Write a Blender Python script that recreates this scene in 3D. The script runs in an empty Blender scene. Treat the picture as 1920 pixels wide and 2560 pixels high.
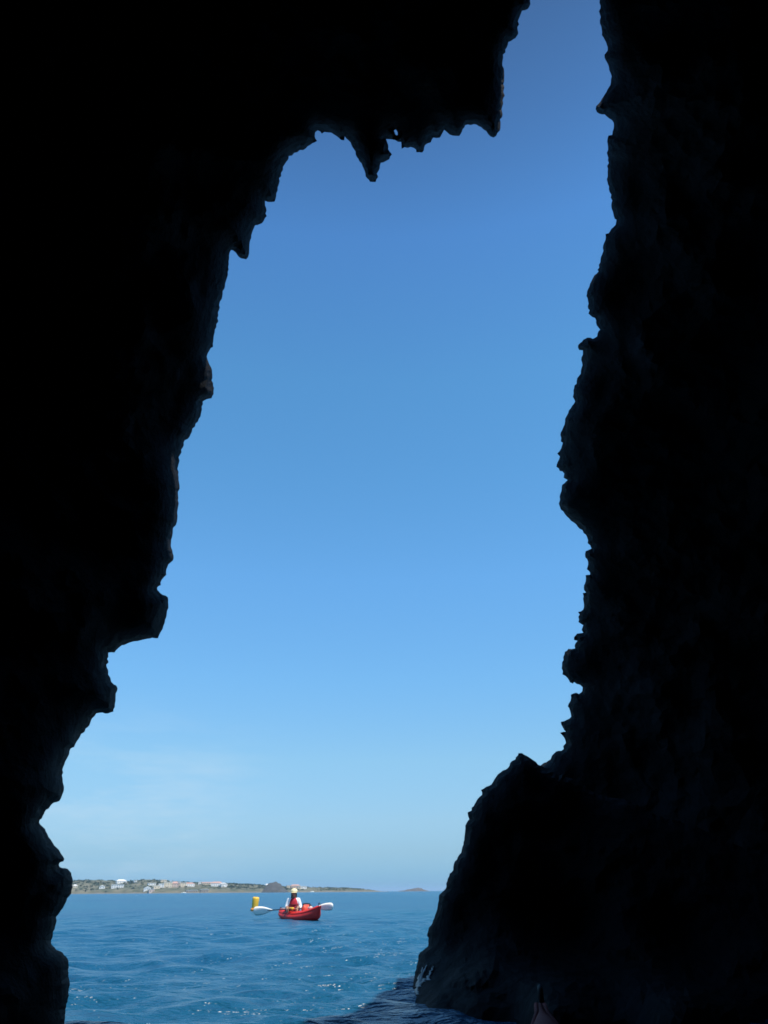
import bpy, bmesh, math, random
import numpy as np
from mathutils import Vector, Matrix, noise
from mathutils.geometry import delaunay_2d_cdt
from mathutils.bvhtree import BVHTree

random.seed(7)
rng = np.random.default_rng(7)
S = bpy.context.scene
COL = S.collection
rad = math.radians

# ------------------------------------------------------------------ camera
CAM_H = 0.75
FPX = 1850.0                      # focal length in photo pixels (photo 1920 x 2560)
PITCH = math.atan(948.0 / FPX)
ROLL = rad(-0.42)
CAM = Vector((0, 0, CAM_H))
RM = Matrix.Rotation(math.pi / 2 + PITCH, 3, 'X') @ Matrix.Rotation(ROLL, 3, 'Z')
cam_d = bpy.data.cameras.new('camera')
cam = bpy.data.objects.new('camera', cam_d)
COL.objects.link(cam)
cam.matrix_world = Matrix.Translation(CAM) @ RM.to_4x4()
cam_d.sensor_fit = 'VERTICAL'
cam_d.sensor_height = 36.0
cam_d.sensor_width = 27.0
cam_d.lens = 36.0 * FPX / 2560.0
cam_d.clip_start = 0.05
cam_d.clip_end = 40000
S.camera = cam
S.render.resolution_x = 768
S.render.resolution_y = 1024

# ------------------------------------------------------------------ sky, sun, exposure
SUN_EL = rad(65)
SUN_AZ = rad(130)                 # clockwise from +Y (view direction); right and behind
sun_dir = Vector((math.sin(SUN_AZ) * math.cos(SUN_EL), math.cos(SUN_AZ) * math.cos(SUN_EL), math.sin(SUN_EL)))
W = bpy.data.worlds.new('World')
S.world = W
W.use_nodes = True
nt = W.node_tree
nt.nodes.clear()
def N(tree, typ, **kw):
    n = tree.nodes.new(typ)
    for k, v in kw.items():
        setattr(n, k, v)
    return n
sky = N(nt, 'ShaderNodeTexSky', sky_type='NISHITA', sun_disc=False, sun_elevation=SUN_EL, sun_rotation=SUN_AZ,
        altitude=0.0, air_density=1.0, dust_density=0.3, ozone_density=1.5)
bg = N(nt, 'ShaderNodeBackground')
bg.inputs['Strength'].default_value = 0.15
wout = N(nt, 'ShaderNodeOutputWorld')
# thin high cloud wisps low over the sea (in sky directions)
tc = N(nt, 'ShaderNodeTexCoord')
mp = N(nt, 'ShaderNodeMapping')
mp.inputs['Rotation'].default_value = (0, rad(-14), 0)
mp.inputs['Scale'].default_value = (3.0, 3.0, 16.0)
nz = N(nt, 'ShaderNodeTexNoise')
nz.inputs['Scale'].default_value = 2.2
nz.inputs['Detail'].default_value = 7
nz.inputs['Roughness'].default_value = 0.62
rmp = N(nt, 'ShaderNodeMapRange')
rmp.inputs['From Min'].default_value = 0.42
rmp.inputs['From Max'].default_value = 0.75
sep = N(nt, 'ShaderNodeSeparateXYZ')
band = N(nt, 'ShaderNodeMapRange', interpolation_type='SMOOTHSTEP')
band.inputs['From Min'].default_value = 0.24
band.inputs['From Max'].default_value = 0.08
mul = N(nt, 'ShaderNodeMath', operation='MULTIPLY')
mul2 = N(nt, 'ShaderNodeMath', operation='MULTIPLY')
mul2.inputs[1].default_value = 0.35
mix = N(nt, 'ShaderNodeMix', data_type='RGBA')
tint = N(nt, 'ShaderNodeMix', data_type='RGBA', blend_type='MULTIPLY')
tint.inputs['Factor'].default_value = 1.0
# air colour by elevation (a clear sea-side sky: deep blue aloft, pale blue low down, no warm band)
air = N(nt, 'ShaderNodeValToRGB')
AIR = [(0.0, (0.150, 0.34, 0.70)), (0.016, (0.180, 0.36, 0.66)), (0.042, (0.257, 0.396, 0.592)), (0.078, (0.35, 0.482, 0.615)), (0.148, (0.44, 0.618, 0.69)),
       (0.248, (0.452, 0.739, 0.857)), (0.372, (0.473, 0.841, 1.0)), (0.494, (0.444, 0.857, 1.0)), (0.605, (0.43, 0.86, 1.0)), (0.737, (0.385, 0.740, 0.97)), (0.814, (0.305, 0.54, 0.71)), (0.90, (0.22, 0.35, 0.46))]
while len(air.color_ramp.elements) < len(AIR): air.color_ramp.elements.new(0.5)
for e_, (p_, c_) in zip(air.color_ramp.elements, AIR):
    e_.position = p_; e_.color = (*c_, 1)
L = nt.links.new
L(tc.outputs['Generated'], mp.inputs['Vector']); L(mp.outputs[0], nz.inputs['Vector'])
L(nz.outputs['Fac'], rmp.inputs['Value'])
L(tc.outputs['Generated'], sep.inputs[0]); L(sep.outputs['Z'], band.inputs['Value'])
dv = N(nt, 'ShaderNodeVectorMath', operation='DISTANCE')
_c = RM @ Vector((330 - 960.0, -(1960 - 1280.0), -FPX)); _c.normalize()
dv.inputs[1].default_value = _c
dm = N(nt, 'ShaderNodeMapRange', interpolation_type='SMOOTHSTEP')
dm.inputs['From Min'].default_value = 0.22; dm.inputs['From Max'].default_value = 0.03
dmul = N(nt, 'ShaderNodeMath', operation='MULTIPLY')
L(tc.outputs['Generated'], dv.inputs[0]); L(dv.outputs['Value'], dm.inputs['Value'])
L(rmp.outputs[0], dmul.inputs[0]); L(dm.outputs[0], dmul.inputs[1])
L(dmul.outputs[0], mul.inputs[0]); L(band.outputs[0], mul.inputs[1]); L(mul.outputs[0], mul2.inputs[0])
L(sep.outputs['Z'], air.inputs['Fac']); L(air.outputs['Color'], tint.inputs['B'])
L(sky.outputs[0], tint.inputs['A'])
L(tint.outputs['Result'], mix.inputs['A'])
mix.inputs['B'].default_value = (3.4, 3.9, 4.2, 1)
L(mul2.outputs[0], mix.inputs['Factor'])
L(mix.outputs['Result'], bg.inputs['Color']); L(bg.outputs[0], wout.inputs[0])

sun_d = bpy.data.lights.new('sun', 'SUN')
sun_d.energy = 4.2
sun_d.angle = rad(0.5)
sun_d.color = (1.0, 0.93, 0.84)
sun = bpy.data.objects.new('sun', sun_d)
COL.objects.link(sun)
sun.rotation_euler = sun_dir.to_track_quat('Z', 'Y').to_euler()
sun.location = (40, -35, 60)

S.view_settings.view_transform = 'Standard'
S.view_settings.look = 'None'
S.view_settings.gamma = 1.0
S.view_settings.exposure = 0.5
S.cycles.filter_width = 1.7

# ------------------------------------------------------------------ helpers
def ray(px, py):
    """Unit direction of a photo pixel (1920x2560)."""
    v = RM @ Vector((px - 960.0, -(py - 1280.0), -FPX))
    return v.normalized()

def at_y(px, py, y):
    d = ray(px, py)
    return CAM + d * (y / d.y)

def at_z(px, z, y):
    """Point at world y and height z that projects to column px."""
    lo, hi = 200.0, 3200.0
    for _ in range(50):
        m = (lo + hi) / 2
        p = at_y(px, m, y)
        if p.z > z: lo = m
        else: hi = m
    return at_y(px, (lo + hi) / 2, y)

def mat(name, color, rough=0.6, spec=0.5, noise_scale=None, var=0.25, bump=0.0, bump_scale=None, color2=None, coat=0.0):
    m = bpy.data.materials.new(name)
    m.use_nodes = True
    t = m.node_tree
    b = t.nodes['Principled BSDF']
    b.inputs['Roughness'].default_value = rough
    b.inputs['Specular IOR Level'].default_value = spec
    b.inputs['Coat Weight'].default_value = coat
    co = N(t, 'ShaderNodeTexCoord')
    ns = N(t, 'ShaderNodeTexNoise')
    ns.inputs['Scale'].default_value = noise_scale or 6.0
    ns.inputs['Detail'].default_value = 6
    ns.inputs['Roughness'].default_value = 0.65
    t.links.new(co.outputs['Object'], ns.inputs['Vector'])
    rp = N(t, 'ShaderNodeValToRGB')
    c2 = color2 or tuple(c * (1 - var) for c in color)
    c1 = color if color2 else tuple(min(1, c * (1 + var * 0.4)) for c in color)
    rp.color_ramp.elements[0].position = 0.35
    rp.color_ramp.elements[1].position = 0.65
    rp.color_ramp.elements[0].color = (*c2, 1)
    rp.color_ramp.elements[1].color = (*c1, 1)
    t.links.new(ns.outputs['Fac'], rp.inputs['Fac'])
    t.links.new(rp.outputs['Color'], b.inputs['Base Color'])
    if bump:
        nb = N(t, 'ShaderNodeTexNoise')
        nb.inputs['Scale'].default_value = bump_scale or 12.0
        nb.inputs['Detail'].default_value = 8
        nb.inputs['Roughness'].default_value = 0.7
        t.links.new(co.outputs['Object'], nb.inputs['Vector'])
        bp = N(t, 'ShaderNodeBump')
        bp.inputs['Strength'].default_value = bump
        bp.inputs['Distance'].default_value = 0.1
        t.links.new(nb.outputs['Fac'], bp.inputs['Height'])
        t.links.new(bp.outputs['Normal'], b.inputs['Normal'])
    return m

def mesh_obj(name, verts, faces, material=None, parent=None, smooth=False):
    me = bpy.data.meshes.new(name)
    me.from_pydata([tuple(v) for v in verts], [], [tuple(f) for f in faces])
    me.update()
    if smooth:
        me.polygons.foreach_set('use_smooth', [True] * len(me.polygons))
    if material is not None:
        for m in (material if isinstance(material, (list, tuple)) else [material]):
            me.materials.append(m)
    o = bpy.data.objects.new(name, me)
    COL.objects.link(o)
    if parent is not None:
        o.parent = parent
    return o

def bm_obj(name, bm, material=None, parent=None, smooth=False):
    me = bpy.data.meshes.new(name)
    bm.to_mesh(me); bm.free()
    if smooth:
        me.polygons.foreach_set('use_smooth', [True] * len(me.polygons))
    if material is not None:
        for m in (material if isinstance(material, (list, tuple)) else [material]):
            me.materials.append(m)
    o = bpy.data.objects.new(name, me)
    COL.objects.link(o)
    if parent is not None:
        o.parent = parent
    return o

def empty(name, loc=(0, 0, 0), rz=0.0):
    o = bpy.data.objects.new(name, None)
    o.empty_display_size = 0.2
    COL.objects.link(o)
    o.location = loc
    o.rotation_euler = (0, 0, rz)
    return o

def tag(o, label=None, cat=None, group=None, kind=None):
    if label: o['label'] = label
    if cat: o['category'] = cat
    if group: o['group'] = group
    if kind: o['kind'] = kind
    return o

def fbm(p, octv=4, lac=2.1, gain=0.5):
    a, s, f = 1.0, 0.0, 1.0
    for _ in range(octv):
        s += a * noise.noise(p * f); f *= lac; a *= gain
    return s

# ------------------------------------------------------------------ outline of the cave mouth (photo pixels)
LEFT = [(161,2560),(164,2529),(169,2504),(171,2481),(175,2463),(171,2440),(172,2418),(171,2402),(166,2392),(156,2381),(136,2368),(128,2359),(131,2344),(138,2316),(146,2286),(150,2280),(157,2271),(166,2253),(178,2234),(181.5,2218),(181,2195),(178,2182),(169,2172),(156,2170),(150,2168),(147,2162),(150,2156),(159,2153),(161,2147),(157,2140),(147,2124),(136,2114),(127,2099),(118,2084),(108,2068),(100.5,2061),(98,2056),(107,2040),(116,2024),(129,2011),(149,2002),(154,1992),(159,1979),(160,1966),(157,1955),(155,1938),(158,1918),(166,1899),(173,1885.5),(177,1871),(186,1867),(190,1857),(199,1844),(203,1834.5),(212,1829),(214,1821.5),(220.6,1817),(226,1807),(228,1800),(236,1791),(241,1783.5),(249,1782),(270.5,1783.5),(277,1781),(283.5,1779),(287,1768),(289,1751),(289.6,1733.6),(294,1720.6),(291,1714),(284.6,1711),(278,1704),(276,1694.5),(270.5,1686),(270.5,1675),(267,1668.5),(266,1661.5),(271,1656.6),(271,1653),(268,1647),(271,1642.5),(271,1631.6),(279,1630.5),(285.7,1631.6),(294,1622),(305,1613),(316,1610),(329,1605),(351,1601),(368,1597),(395,1595.5),(402,1580),(409,1564),(417,1535),(421,1512),(419.6,1493),(414,1489),(401,1483),(393.5,1474.5),(393,1469),(402,1463),(405,1448.5),(416,1437),(416,1424),(421,1411),(428,1405),(434,1396),(434,1389),(431,1376),(427,1364.6),(428,1350),(432,1333),(432.6,1320),(440,1312.5),(444,1289),(444,1275),(447,1257.5),(445,1237),(449,1214),(446.5,1200),(447,1159),(451,1136),(457,1119),(462,1100.5),(470,1097),(480,1079),(489,1059),(501.5,1041),(505,1023),(506.6,1004),(517,998),(529,995.5),(534,985),(535,970),(532.7,957.5),(529,951),(531,937),(530,924.6),(524,912),(519,899),(517,891),(527,870),(532.7,867),(534,843.5),(541,818),(546,788),(548,762.5),(554.7,747),(561,722),(563,709),(570,686.6),(572,661),(571.6,653.7),(577.5,625),(582.5,626),(590,632),(594,638.5),(603,646),(615.4,648.6),(620,643.5),(623,633),(623.5,618),(625.6,600.5),(632,576.5),(638,563),(655,558),(667,540),(663,514),(662.5,502),(670,505),(686.5,504),(691,483),(697,461.6),(698,445),(703,440.5),(707.6,417),(722,390),(743.5,380.6),(764.6,371),(781,358),(793,352),(787,341),(788,331),(794,326),(804.6,334),(811,330),(828,331.6),(842.6,341),(853,350),(860.5,351),(862,341),(878.5,362.5),(889,385.7),(906,415),(914,440.5),(925,454.4),(939,455),(946,428),(952,407),(958.6,406),(973.4,398),(980,385.7),(970.5,373),(970.5,362.4),(965.4,347.7),(980,348.5),(1003,355),(1004,372),(1034.6,370),(1041,380.6),(1055.7,381.4),(1063,362.4),(1077,356),(1083,344),(1100,344),(1110.5,324.5),(1125,337),(1148.5,340),(1155,329),(1163,313),(1184,310.5),(1203,318),(1220,335),(1234,344),(1249.6,326.6),(1251.6,306),(1256.7,286),(1254,273),(1258,258),(1256.7,250.6),(1262,239),(1258.5,229),(1261,218),(1258.5,210),(1260.5,195),(1260.5,177),(1256,164.6),(1258,144),(1263.5,124),(1271,105),(1289,95),(1296,83.5),(1293.4,68),(1297.7,61),(1295,53),(1300,40.5),(1305,26.6),(1320.5,21.5),(1326,10),(1325,0),(1331,-30)]
TOP = [(1350,-62),(1395,-78),(1440,-84),(1475,-66)]
RIGHT = [(1494,-36),(1499,0),(1499.5,35),(1503,66),(1509,94),(1516.7,111),(1519,126.6),(1511,137),(1518,157),(1523,175),(1529,191),(1525.6,213),(1509,240.5),(1489,273),(1492.7,281),(1516.7,291),(1530.6,301),(1534,321.5),(1530.6,337),(1521,339),(1518,354),(1520,367),(1517,382),(1522,407.6),(1519,430),(1517,448),(1522,473),(1530.6,501),(1529,521.5),(1533,533),(1537,547.5),(1541,549),(1539,562),(1528,572.4),(1521.5,583),(1513.7,585),(1510.5,606.5),(1507,619.6),(1508.4,627.5),(1502,643),(1500.6,656),(1493.5,674.7),(1496.6,678),(1486,688),(1478,703.5),(1470.4,722),(1466,740),(1470,753),(1470.4,771.7),(1474,775.6),(1471,783.5),(1481,792.7),(1487.5,795),(1490,807),(1500,824),(1494,833),(1492.7,841),(1482,847),(1475.7,844),(1468,844),(1458.6,849),(1449.5,858),(1444.7,868.7),(1448,875),(1457,876),(1457,887),(1453,900),(1456,913),(1452,926.4),(1441.6,952.6),(1433.7,976),(1432,992),(1437.7,1003.7),(1422,1026),(1412.7,1047),(1408,1068),(1400.7,1087),(1402,1103.5),(1407,1107),(1402.4,1122),(1393,1134),(1399.5,1141),(1394.5,1154),(1391,1167),(1410.6,1184),(1409,1194),(1419,1200),(1405.7,1211.6),(1403,1229),(1399,1241.4),(1400,1249),(1397,1259),(1402,1274),(1417,1291),(1434,1306),(1449,1322),(1465,1337),(1469,1358),(1475,1363),(1478.5,1371.5),(1464,1378),(1463,1393),(1470,1404),(1467,1423),(1475,1431.7),(1475,1436.6),(1464,1438),(1464,1453),(1460,1463),(1460,1475),(1465,1481.4),(1457,1482.6),(1459,1505),(1458,1523.6),(1445,1530),(1449,1536),(1446,1555),(1458,1563),(1454,1574.6),(1458,1582),(1442.6,1584),(1435,1593),(1435,1600),(1443.5,1602),(1438,1609),(1437.7,1621),(1421,1622),(1412,1629.6),(1408,1642.6),(1405,1663),(1406,1686),(1419.5,1696),(1425,1706),(1432.5,1709),(1435,1705),(1450,1712),(1456.5,1718),(1455.6,1728),(1452.7,1731),(1435,1733),(1427,1736.6),(1426,1752.5),(1419.5,1765.6),(1424.7,1775.7),(1428,1791.6),(1418,1799),(1402,1804.6),(1406.5,1817.6),(1411,1826),(1414.6,1829),(1400,1832),(1411,1845),(1414.6,1858),(1408,1865),(1409,1872.6),(1390.5,1878.4),(1380,1888.5),(1376,1898.7),(1360,1907),(1352,1913)]
BOTTOM = [(1335,1960),(1322,2050),(1306,2200),(1290,2400),(1275,2600),(1200,3000),(1000,3300),(600,3400),(250,3300),(150,3000),(150,2750)]
ROCK = [(1033,2800),(1031,2650),(1030,2540),(1032,2490),(1033,2461),(1037,2437),(1041,2416),(1046,2388),(1058,2376),(1070,2366),(1071.5,2345),(1072,2319),(1083,2300),(1090,2282),(1094,2266.5),(1097,2250),(1098,2237),(1114,2222),(1118,2203),(1124,2184),(1133,2175),(1134.5,2160.5),(1144.6,2142),(1153,2131.6),(1156,2117),(1160.5,2100),(1162,2085),(1166,2058),(1173,2048),(1169,2031),(1179,2026),(1179,2019),(1186.5,2010),(1194,1997),(1205,1987),(1202.5,1975),(1215.5,1966.7),(1228.5,1961),(1236,1948),(1244.4,1936),(1257.4,1926),(1270.5,1919),(1279,1903),(1288,1898.7),(1296.5,1882.8),(1305,1882.8),(1322.5,1893),(1352,1914),(1385,1930),(1440,1950),(1490,1985),(1560,1998),(1640,2040),(1740,2065),(1850,2115),(2000,2150),(2200,2220),(2500,2300),(2600,2600),(2400,3100),(1900,3300),(1400,3300),(1100,3100)]
HOLE = [(985,326),(990,324),(994,331),(994,338),(989,337)]

def roughen(poly, seg=7.0, amp=0.16, closed=True):
    out = []
    n = len(poly)
    for i in range(n if closed else n - 1):
        a = np.array(poly[i], float); b = np.array(poly[(i + 1) % n], float)
        d = b - a; ln = np.hypot(*d)
        k = max(1, int(round(ln / seg)))
        nrm = np.array([-d[1], d[0]]) / max(ln, 1e-6)
        for j in range(k):
            t = j / k
            p = a + d * t
            if j:
                p = p + nrm * rng.normal() * min(ln * amp * 0.4, 1.5 + 0.002 * ln)
            out.append(p)
    return np.array(out)

def stereo(px, py):
    """photo pixel -> azimuthal (stereographic) coordinates round the view axis"""
    v = np.stack([px - 960.0, -(py - 1280.0), np.full_like(px, FPX)], -1)
    v /= np.linalg.norm(v, axis=-1, keepdims=True)
    k = 2 * FPX / (1 + v[..., 2])
    return np.stack([v[..., 0] * k, v[..., 1] * k], -1)

def unstereo(q):
    r2 = (q ** 2).sum(-1) / (4 * FPX * FPX)
    z = (1 - r2) / (1 + r2)
    s = (1 + z) / (2 * FPX)
    local = np.stack([q[..., 0] * s, q[..., 1] * s, -z], -1)
    return local @ np.array(RM).T

def pip(pts, poly):
    x, y = pts[:, 0], pts[:, 1]
    ins = np.zeros(len(pts), bool)
    n = len(poly)
    for i in range(n):
        x1, y1 = poly[i]; x2, y2 = poly[(i + 1) % n]
        c = (y1 > y) != (y2 > y)
        if not c.any(): continue
        xi = (x2 - x1) * (y - y1) / (y2 - y1 + 1e-12) + x1
        ins ^= c & (x < xi)
    return ins

def dist_to(pts, poly):
    d = np.full(len(pts), 1e9)
    n = len(poly)
    for i in range(n):
        a = poly[i]; b = poly[(i + 1) % n]
        ab = b - a
        t = np.clip(((pts - a) @ ab) / max(ab @ ab, 1e-9), 0, 1)
        q = a + t[:, None] * ab
        d = np.minimum(d, np.hypot(*(pts - q).T))
    return d

def graded_points(polys, region_in, rmax, levels, center=(0, 0)):
    pts = []
    dprev = 0.0
    allp = np.concatenate(polys)
    for sp, dmax in levels:
        ext = min(rmax, (np.abs(allp).max() + dmax))
        g = np.arange(-ext, ext, sp)
        X, Y = np.meshgrid(g, g)
        P = np.stack([X.ravel(), Y.ravel()], -1)
        P = P + rng.uniform(-0.36, 0.36, P.shape) * sp
        P = P[np.hypot(P[:, 0], P[:, 1]) < rmax * 0.985]
        # coarse prefilter by nearest contour vertex
        dm = np.full(len(P), 1e9)
        for c in allp[::6]:
            dm = np.minimum(dm, np.hypot(P[:, 0] - c[0], P[:, 1] - c[1]))
        P = P[(dm < dmax + 60) & (dm > dprev - 60)]
        P = P[region_in(P)]
        if len(P) == 0: continue
        dd = np.min([dist_to(P, q) for q in polys], axis=0)
        P = P[(dd < dmax) & (dd >= max(dprev, sp * 0.55))]
        pts.append(P)
        dprev = dmax
    return np.concatenate(pts)

def triangulate(polys, pts, inside):
    verts, edges = [], []
    for q in polys:
        b = len(verts)
        verts += [tuple(p) for p in q]
        edges += [(b + i, b + (i + 1) % len(q)) for i in range(len(q))]
    ncon = len(verts)
    verts += [tuple(p) for p in pts]
    ov, oe, of, vmap, _, _ = delaunay_2d_cdt([Vector(v) for v in verts], edges, [], 0, 1e-5)
    V = np.array([tuple(v) for v in ov])
    F = np.array([f for f in of if len(f) == 3])
    cen = V[F].mean(1)
    F = F[inside(cen)]
    a, b, c = V[F[:, 0]], V[F[:, 1]], V[F[:, 2]]
    area = (b[:, 0] - a[:, 0]) * (c[:, 1] - a[:, 1]) - (b[:, 1] - a[:, 1]) * (c[:, 0] - a[:, 0])
    F[area < 0] = F[area < 0][:, ::-1]
    return V, F

def ss(a, b, x):
    """smooth step from a to b (either order)"""
    t = np.clip((x - a) / (b - a), 0, 1)
    return t * t * (3 - 2 * t)

def idw(q, ctrl):
    c = stereo(np.array([p[0] for p in ctrl], float), np.array([p[1] for p in ctrl], float))
    r = np.array([p[2] for p in ctrl], float)
    d2 = ((q[:, None, :] - c[None]) ** 2).sum(-1) + 60.0 ** 2
    w = 1 / d2 ** 1.6
    return (w * r).sum(1) / w.sum(1)

def rock_noise(P, freq, octv, ridged=True, seed=0.0):
    out = np.empty(len(P))
    off = Vector((seed, seed * 1.7, -seed))
    for i, p in enumerate(P):
        v = Vector(p) * freq + off
        s, a, f = 0.0, 1.0, 1.0
        for _ in range(octv):
            n = noise.noise(v * f)
            s += a * ((1 - 2 * abs(n)) if ridged else n)
            a *= 0.5; f *= 2.07
        out[i] = s
    return out

def cracks(P, freq):
    out = np.empty(len(P))
    for i, p in enumerate(P):
        d, _ = noise.voronoi(Vector(p) * freq)
        out[i] = min(0.5, d[1] - d[0]) + 0.5 * (d[0] - 0.4)
    return out

def shell(name, V, F, rim_mask_d, R0, Rin, Rout, material):
    """closed rock solid: front surface seen from inside, back surface outside, sharing the rim"""
    U = unstereo(V)
    n = len(V)
    on_rim = rim_mask_d < 1e-3
    Pin = np.array(CAM) + U * Rin[:, None]
    Pout = np.array(CAM) + U * Rout[:, None]
    Pin[on_rim] = np.array(CAM) + U[on_rim] * R0[on_rim][:, None]
    idx = np.full(n, -1)
    idx[~on_rim] = n + np.arange((~on_rim).sum())
    idx[on_rim] = np.nonzero(on_rim)[0]
    verts = np.concatenate([Pin, Pout[~on_rim]])
    faces = np.concatenate([F, idx[F][:, ::-1]])
    return verts, faces

# ------------------------------------------------------------------ materials for rock and sea
def rock_material():
    m = bpy.data.materials.new('dark_basalt')
    m.use_nodes = True
    t = m.node_tree
    b = t.nodes['Principled BSDF']
    co = N(t, 'ShaderNodeTexCoord')
    n1 = N(t, 'ShaderNodeTexNoise'); n1.inputs['Scale'].default_value = 1.3; n1.inputs['Detail'].default_value = 9; n1.inputs['Roughness'].default_value = 0.65
    n2 = N(t, 'ShaderNodeTexVoronoi'); n2.inputs['Scale'].default_value = 5.0
    n3 = N(t, 'ShaderNodeTexNoise'); n3.inputs['Scale'].default_value = 9.0; n3.inputs['Detail'].default_value = 10; n3.inputs['Roughness'].default_value = 0.7
    mp_ = N(t, 'ShaderNodeMapping'); mp_.inputs['Scale'].default_value = (1, 1, 0.8)
    t.links.new(co.outputs['Object'], mp_.inputs['Vector'])
    for q in (n1, n2, n3): t.links.new(mp_.outputs[0], q.inputs['Vector'])
    r = N(t, 'ShaderNodeValToRGB')
    e = r.color_ramp.elements
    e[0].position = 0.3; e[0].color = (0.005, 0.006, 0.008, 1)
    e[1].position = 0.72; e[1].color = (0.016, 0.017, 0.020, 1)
    t.links.new(n1.outputs['Fac'], r.inputs['Fac'])
    t.links.new(r.outputs['Color'], b.inputs['Base Color'])
    rr = N(t, 'ShaderNodeMapRange'); rr.inputs['To Min'].default_value = 0.45; rr.inputs['To Max'].default_value = 0.9; b.inputs['Specular IOR Level'].default_value = 0.05
    t.links.new(n3.outputs['Fac'], rr.inputs['Value']); t.links.new(rr.outputs[0], b.inputs['Roughness'])
    ad = N(t, 'ShaderNodeMath', operation='ADD')
    t.links.new(n2.outputs['Distance'], ad.inputs[0]); t.links.new(n3.outputs['Fac'], ad.inputs[1])
    bp = N(t, 'ShaderNodeBump'); bp.inputs['Strength'].default_value = 0.7; bp.inputs['Distance'].default_value = 0.12
    t.links.new(ad.outputs[0], bp.inputs['Height']); t.links.new(bp.outputs['Normal'], b.inputs['Normal'])
    return m
M_ROCK = rock_material()

# ------------------------------------------------------------------ cave (walls, roof and dark interior in one rock)
mouth_px = roughen(LEFT + TOP + RIGHT + BOTTOM)
mouth = stereo(mouth_px[:, 0], mouth_px[:, 1])
holes = []
for hpoly in (HOLE,):
    hp = np.array(hpoly, float)
    holes.append(stereo(hp[:, 0], hp[:, 1]))
RMAX = 2 * FPX * math.tan(rad(156) / 2)
ncap = 90
cap = np.array([(RMAX * math.cos(2 * math.pi * i / ncap), RMAX * math.sin(2 * math.pi * i / ncap)) for i in range(ncap)])
def in_cave(P):
    m = ~pip(P, mouth)
    for h in holes: m &= ~pip(P, h)
    return m & (np.hypot(P[:, 0], P[:, 1]) < RMAX)
pts = graded_points([mouth] + holes, in_cave, RMAX, [(9, 80), (14, 300), (24, 800), (70, 1900), (300, 5000), (900, 20000)])
V, F = triangulate([mouth] + holes + [cap], pts, in_cave)
d_mouth = dist_to(V, mouth)
d_hole = np.min([dist_to(V, h) for h in holes], axis=0)
DEPTH = [(165,2560,4.6),(170,2420,4.6),(100,2060,4.6),(160,1960,4.7),(290,1740,5.0),(400,1540,5.3),(440,1300,5.5),(520,950,5.7),(570,650,5.8),(700,440,5.9),(870,380,5.8),(930,450,5.6),(1100,350,6.0),(1240,330,5.8),(1260,150,6.1),(1330,-100,6.3),
         (1495,-100,6.5),(1500,260,6.6),(1525,480,7.0),(1470,740,7.3),(1440,950,7.8),(1395,1200,8.3),(1470,1400,8.9),(1440,1590,9.6),(1410,1660,9.9),(1410,1830,10.2),(1360,1910,10.3),(1310,2200,10.2),(1280,2600,10.0),(600,3400,9.0)]
R0 = idw(V, DEPTH)
U = unstereo(V)
R0 = R0 + 0.30 * rock_noise(U * R0[:, None], 0.55, 3, ridged=False, seed=3.1)
d_eff = np.minimum(d_mouth, d_hole * 1.0 + 0)
limb = lambda d, w: np.sqrt(np.clip(1 - (1 - np.clip(d / w, 0, 1)) ** 2, 0, 1))
# walls round the camera
side = np.abs(U[:, 0]); back = np.clip(-U[:, 1], 0, 1); up = np.clip(U[:, 2], 0, 1); dn = np.clip(-U[:, 2], 0, 1)
R_far = 3.1 + 1.6 * back + 2.2 * up + 0.3 * dn
_l = stereo(np.array([-60.0]), np.array([2250.0]))[0]
low_left = ss(1050, 350, np.hypot(V[:, 0] - _l[0], V[:, 1] - _l[1]))
tt = ss(420, 2600, d_mouth) * (1 - low_left) + ss(10, 900, d_mouth) * low_left
R_far = R_far * (1 - 0.45 * low_left)
base_in = R0 - 0.22 * limb(d_eff, 45) - 0.25 * limb(d_mouth, 200)
R_in = base_in * (1 - tt) + R_far * tt
P0 = U * R_in[:, None]
amp = ss(2, 160, d_eff)
relief = 0.30 * rock_noise(P0, 0.45, 4, True, 1.3) + 0.10 * rock_noise(P0, 2.2, 4, True, 8.2) + 0.26 * cracks(P0, 0.9) + 0.15 * cracks(P0, 2.6)
relief -= np.median(relief)
R_in = R_in - amp * relief * np.clip(R_in / 6.0, 0.45, 1.1)
R_in = np.maximum(R_in, 1.6)
thick = 0.6 * limb(d_eff, 90) + 1.1 * ss(60, 1400, d_mouth)
R_out = R0 + thick + amp * 0.22 * rock_noise(U * (R0 + thick)[:, None], 0.6, 4, True, 5.5)
R_in = np.where(d_eff < 1e-3, R0, np.minimum(R_in, R0 + thick * 0.45))
R_out = np.maximum(R_out, np.maximum(R0 + 0.02, R_in + 0.1 * amp))
verts, faces = shell('cave', V, F, d_eff, R0, R_in, R_out, M_ROCK)
# close the solid behind the camera
capi = np.argsort(np.arctan2(V[:, 1], V[:, 0]))
capi = [i for i in capi if np.hypot(*V[i]) > RMAX - 1e-2]
n0 = len(V)
rimsel = d_eff < 1e-3
omap = np.full(n0, -1); omap[~rimsel] = n0 + np.arange((~rimsel).sum())
bdir = np.array(RM @ Vector((0, 0, 1)))
vi = len(verts); vo = vi + 1
verts = np.concatenate([verts, (np.array(CAM) + bdir * 4.2)[None], (np.array(CAM) + bdir * 9.5)[None]])
fl = [tuple(f) for f in faces]
for k in range(len(capi)):
    a, b = capi[k], capi[(k + 1) % len(capi)]
    fl.append((a, vi, b)); fl.append((omap[a], omap[b], vo))
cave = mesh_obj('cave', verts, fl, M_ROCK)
tag(cave, 'black rock walls and ragged roof of the sea cave framing the opening', 'cave', kind='structure')

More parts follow.
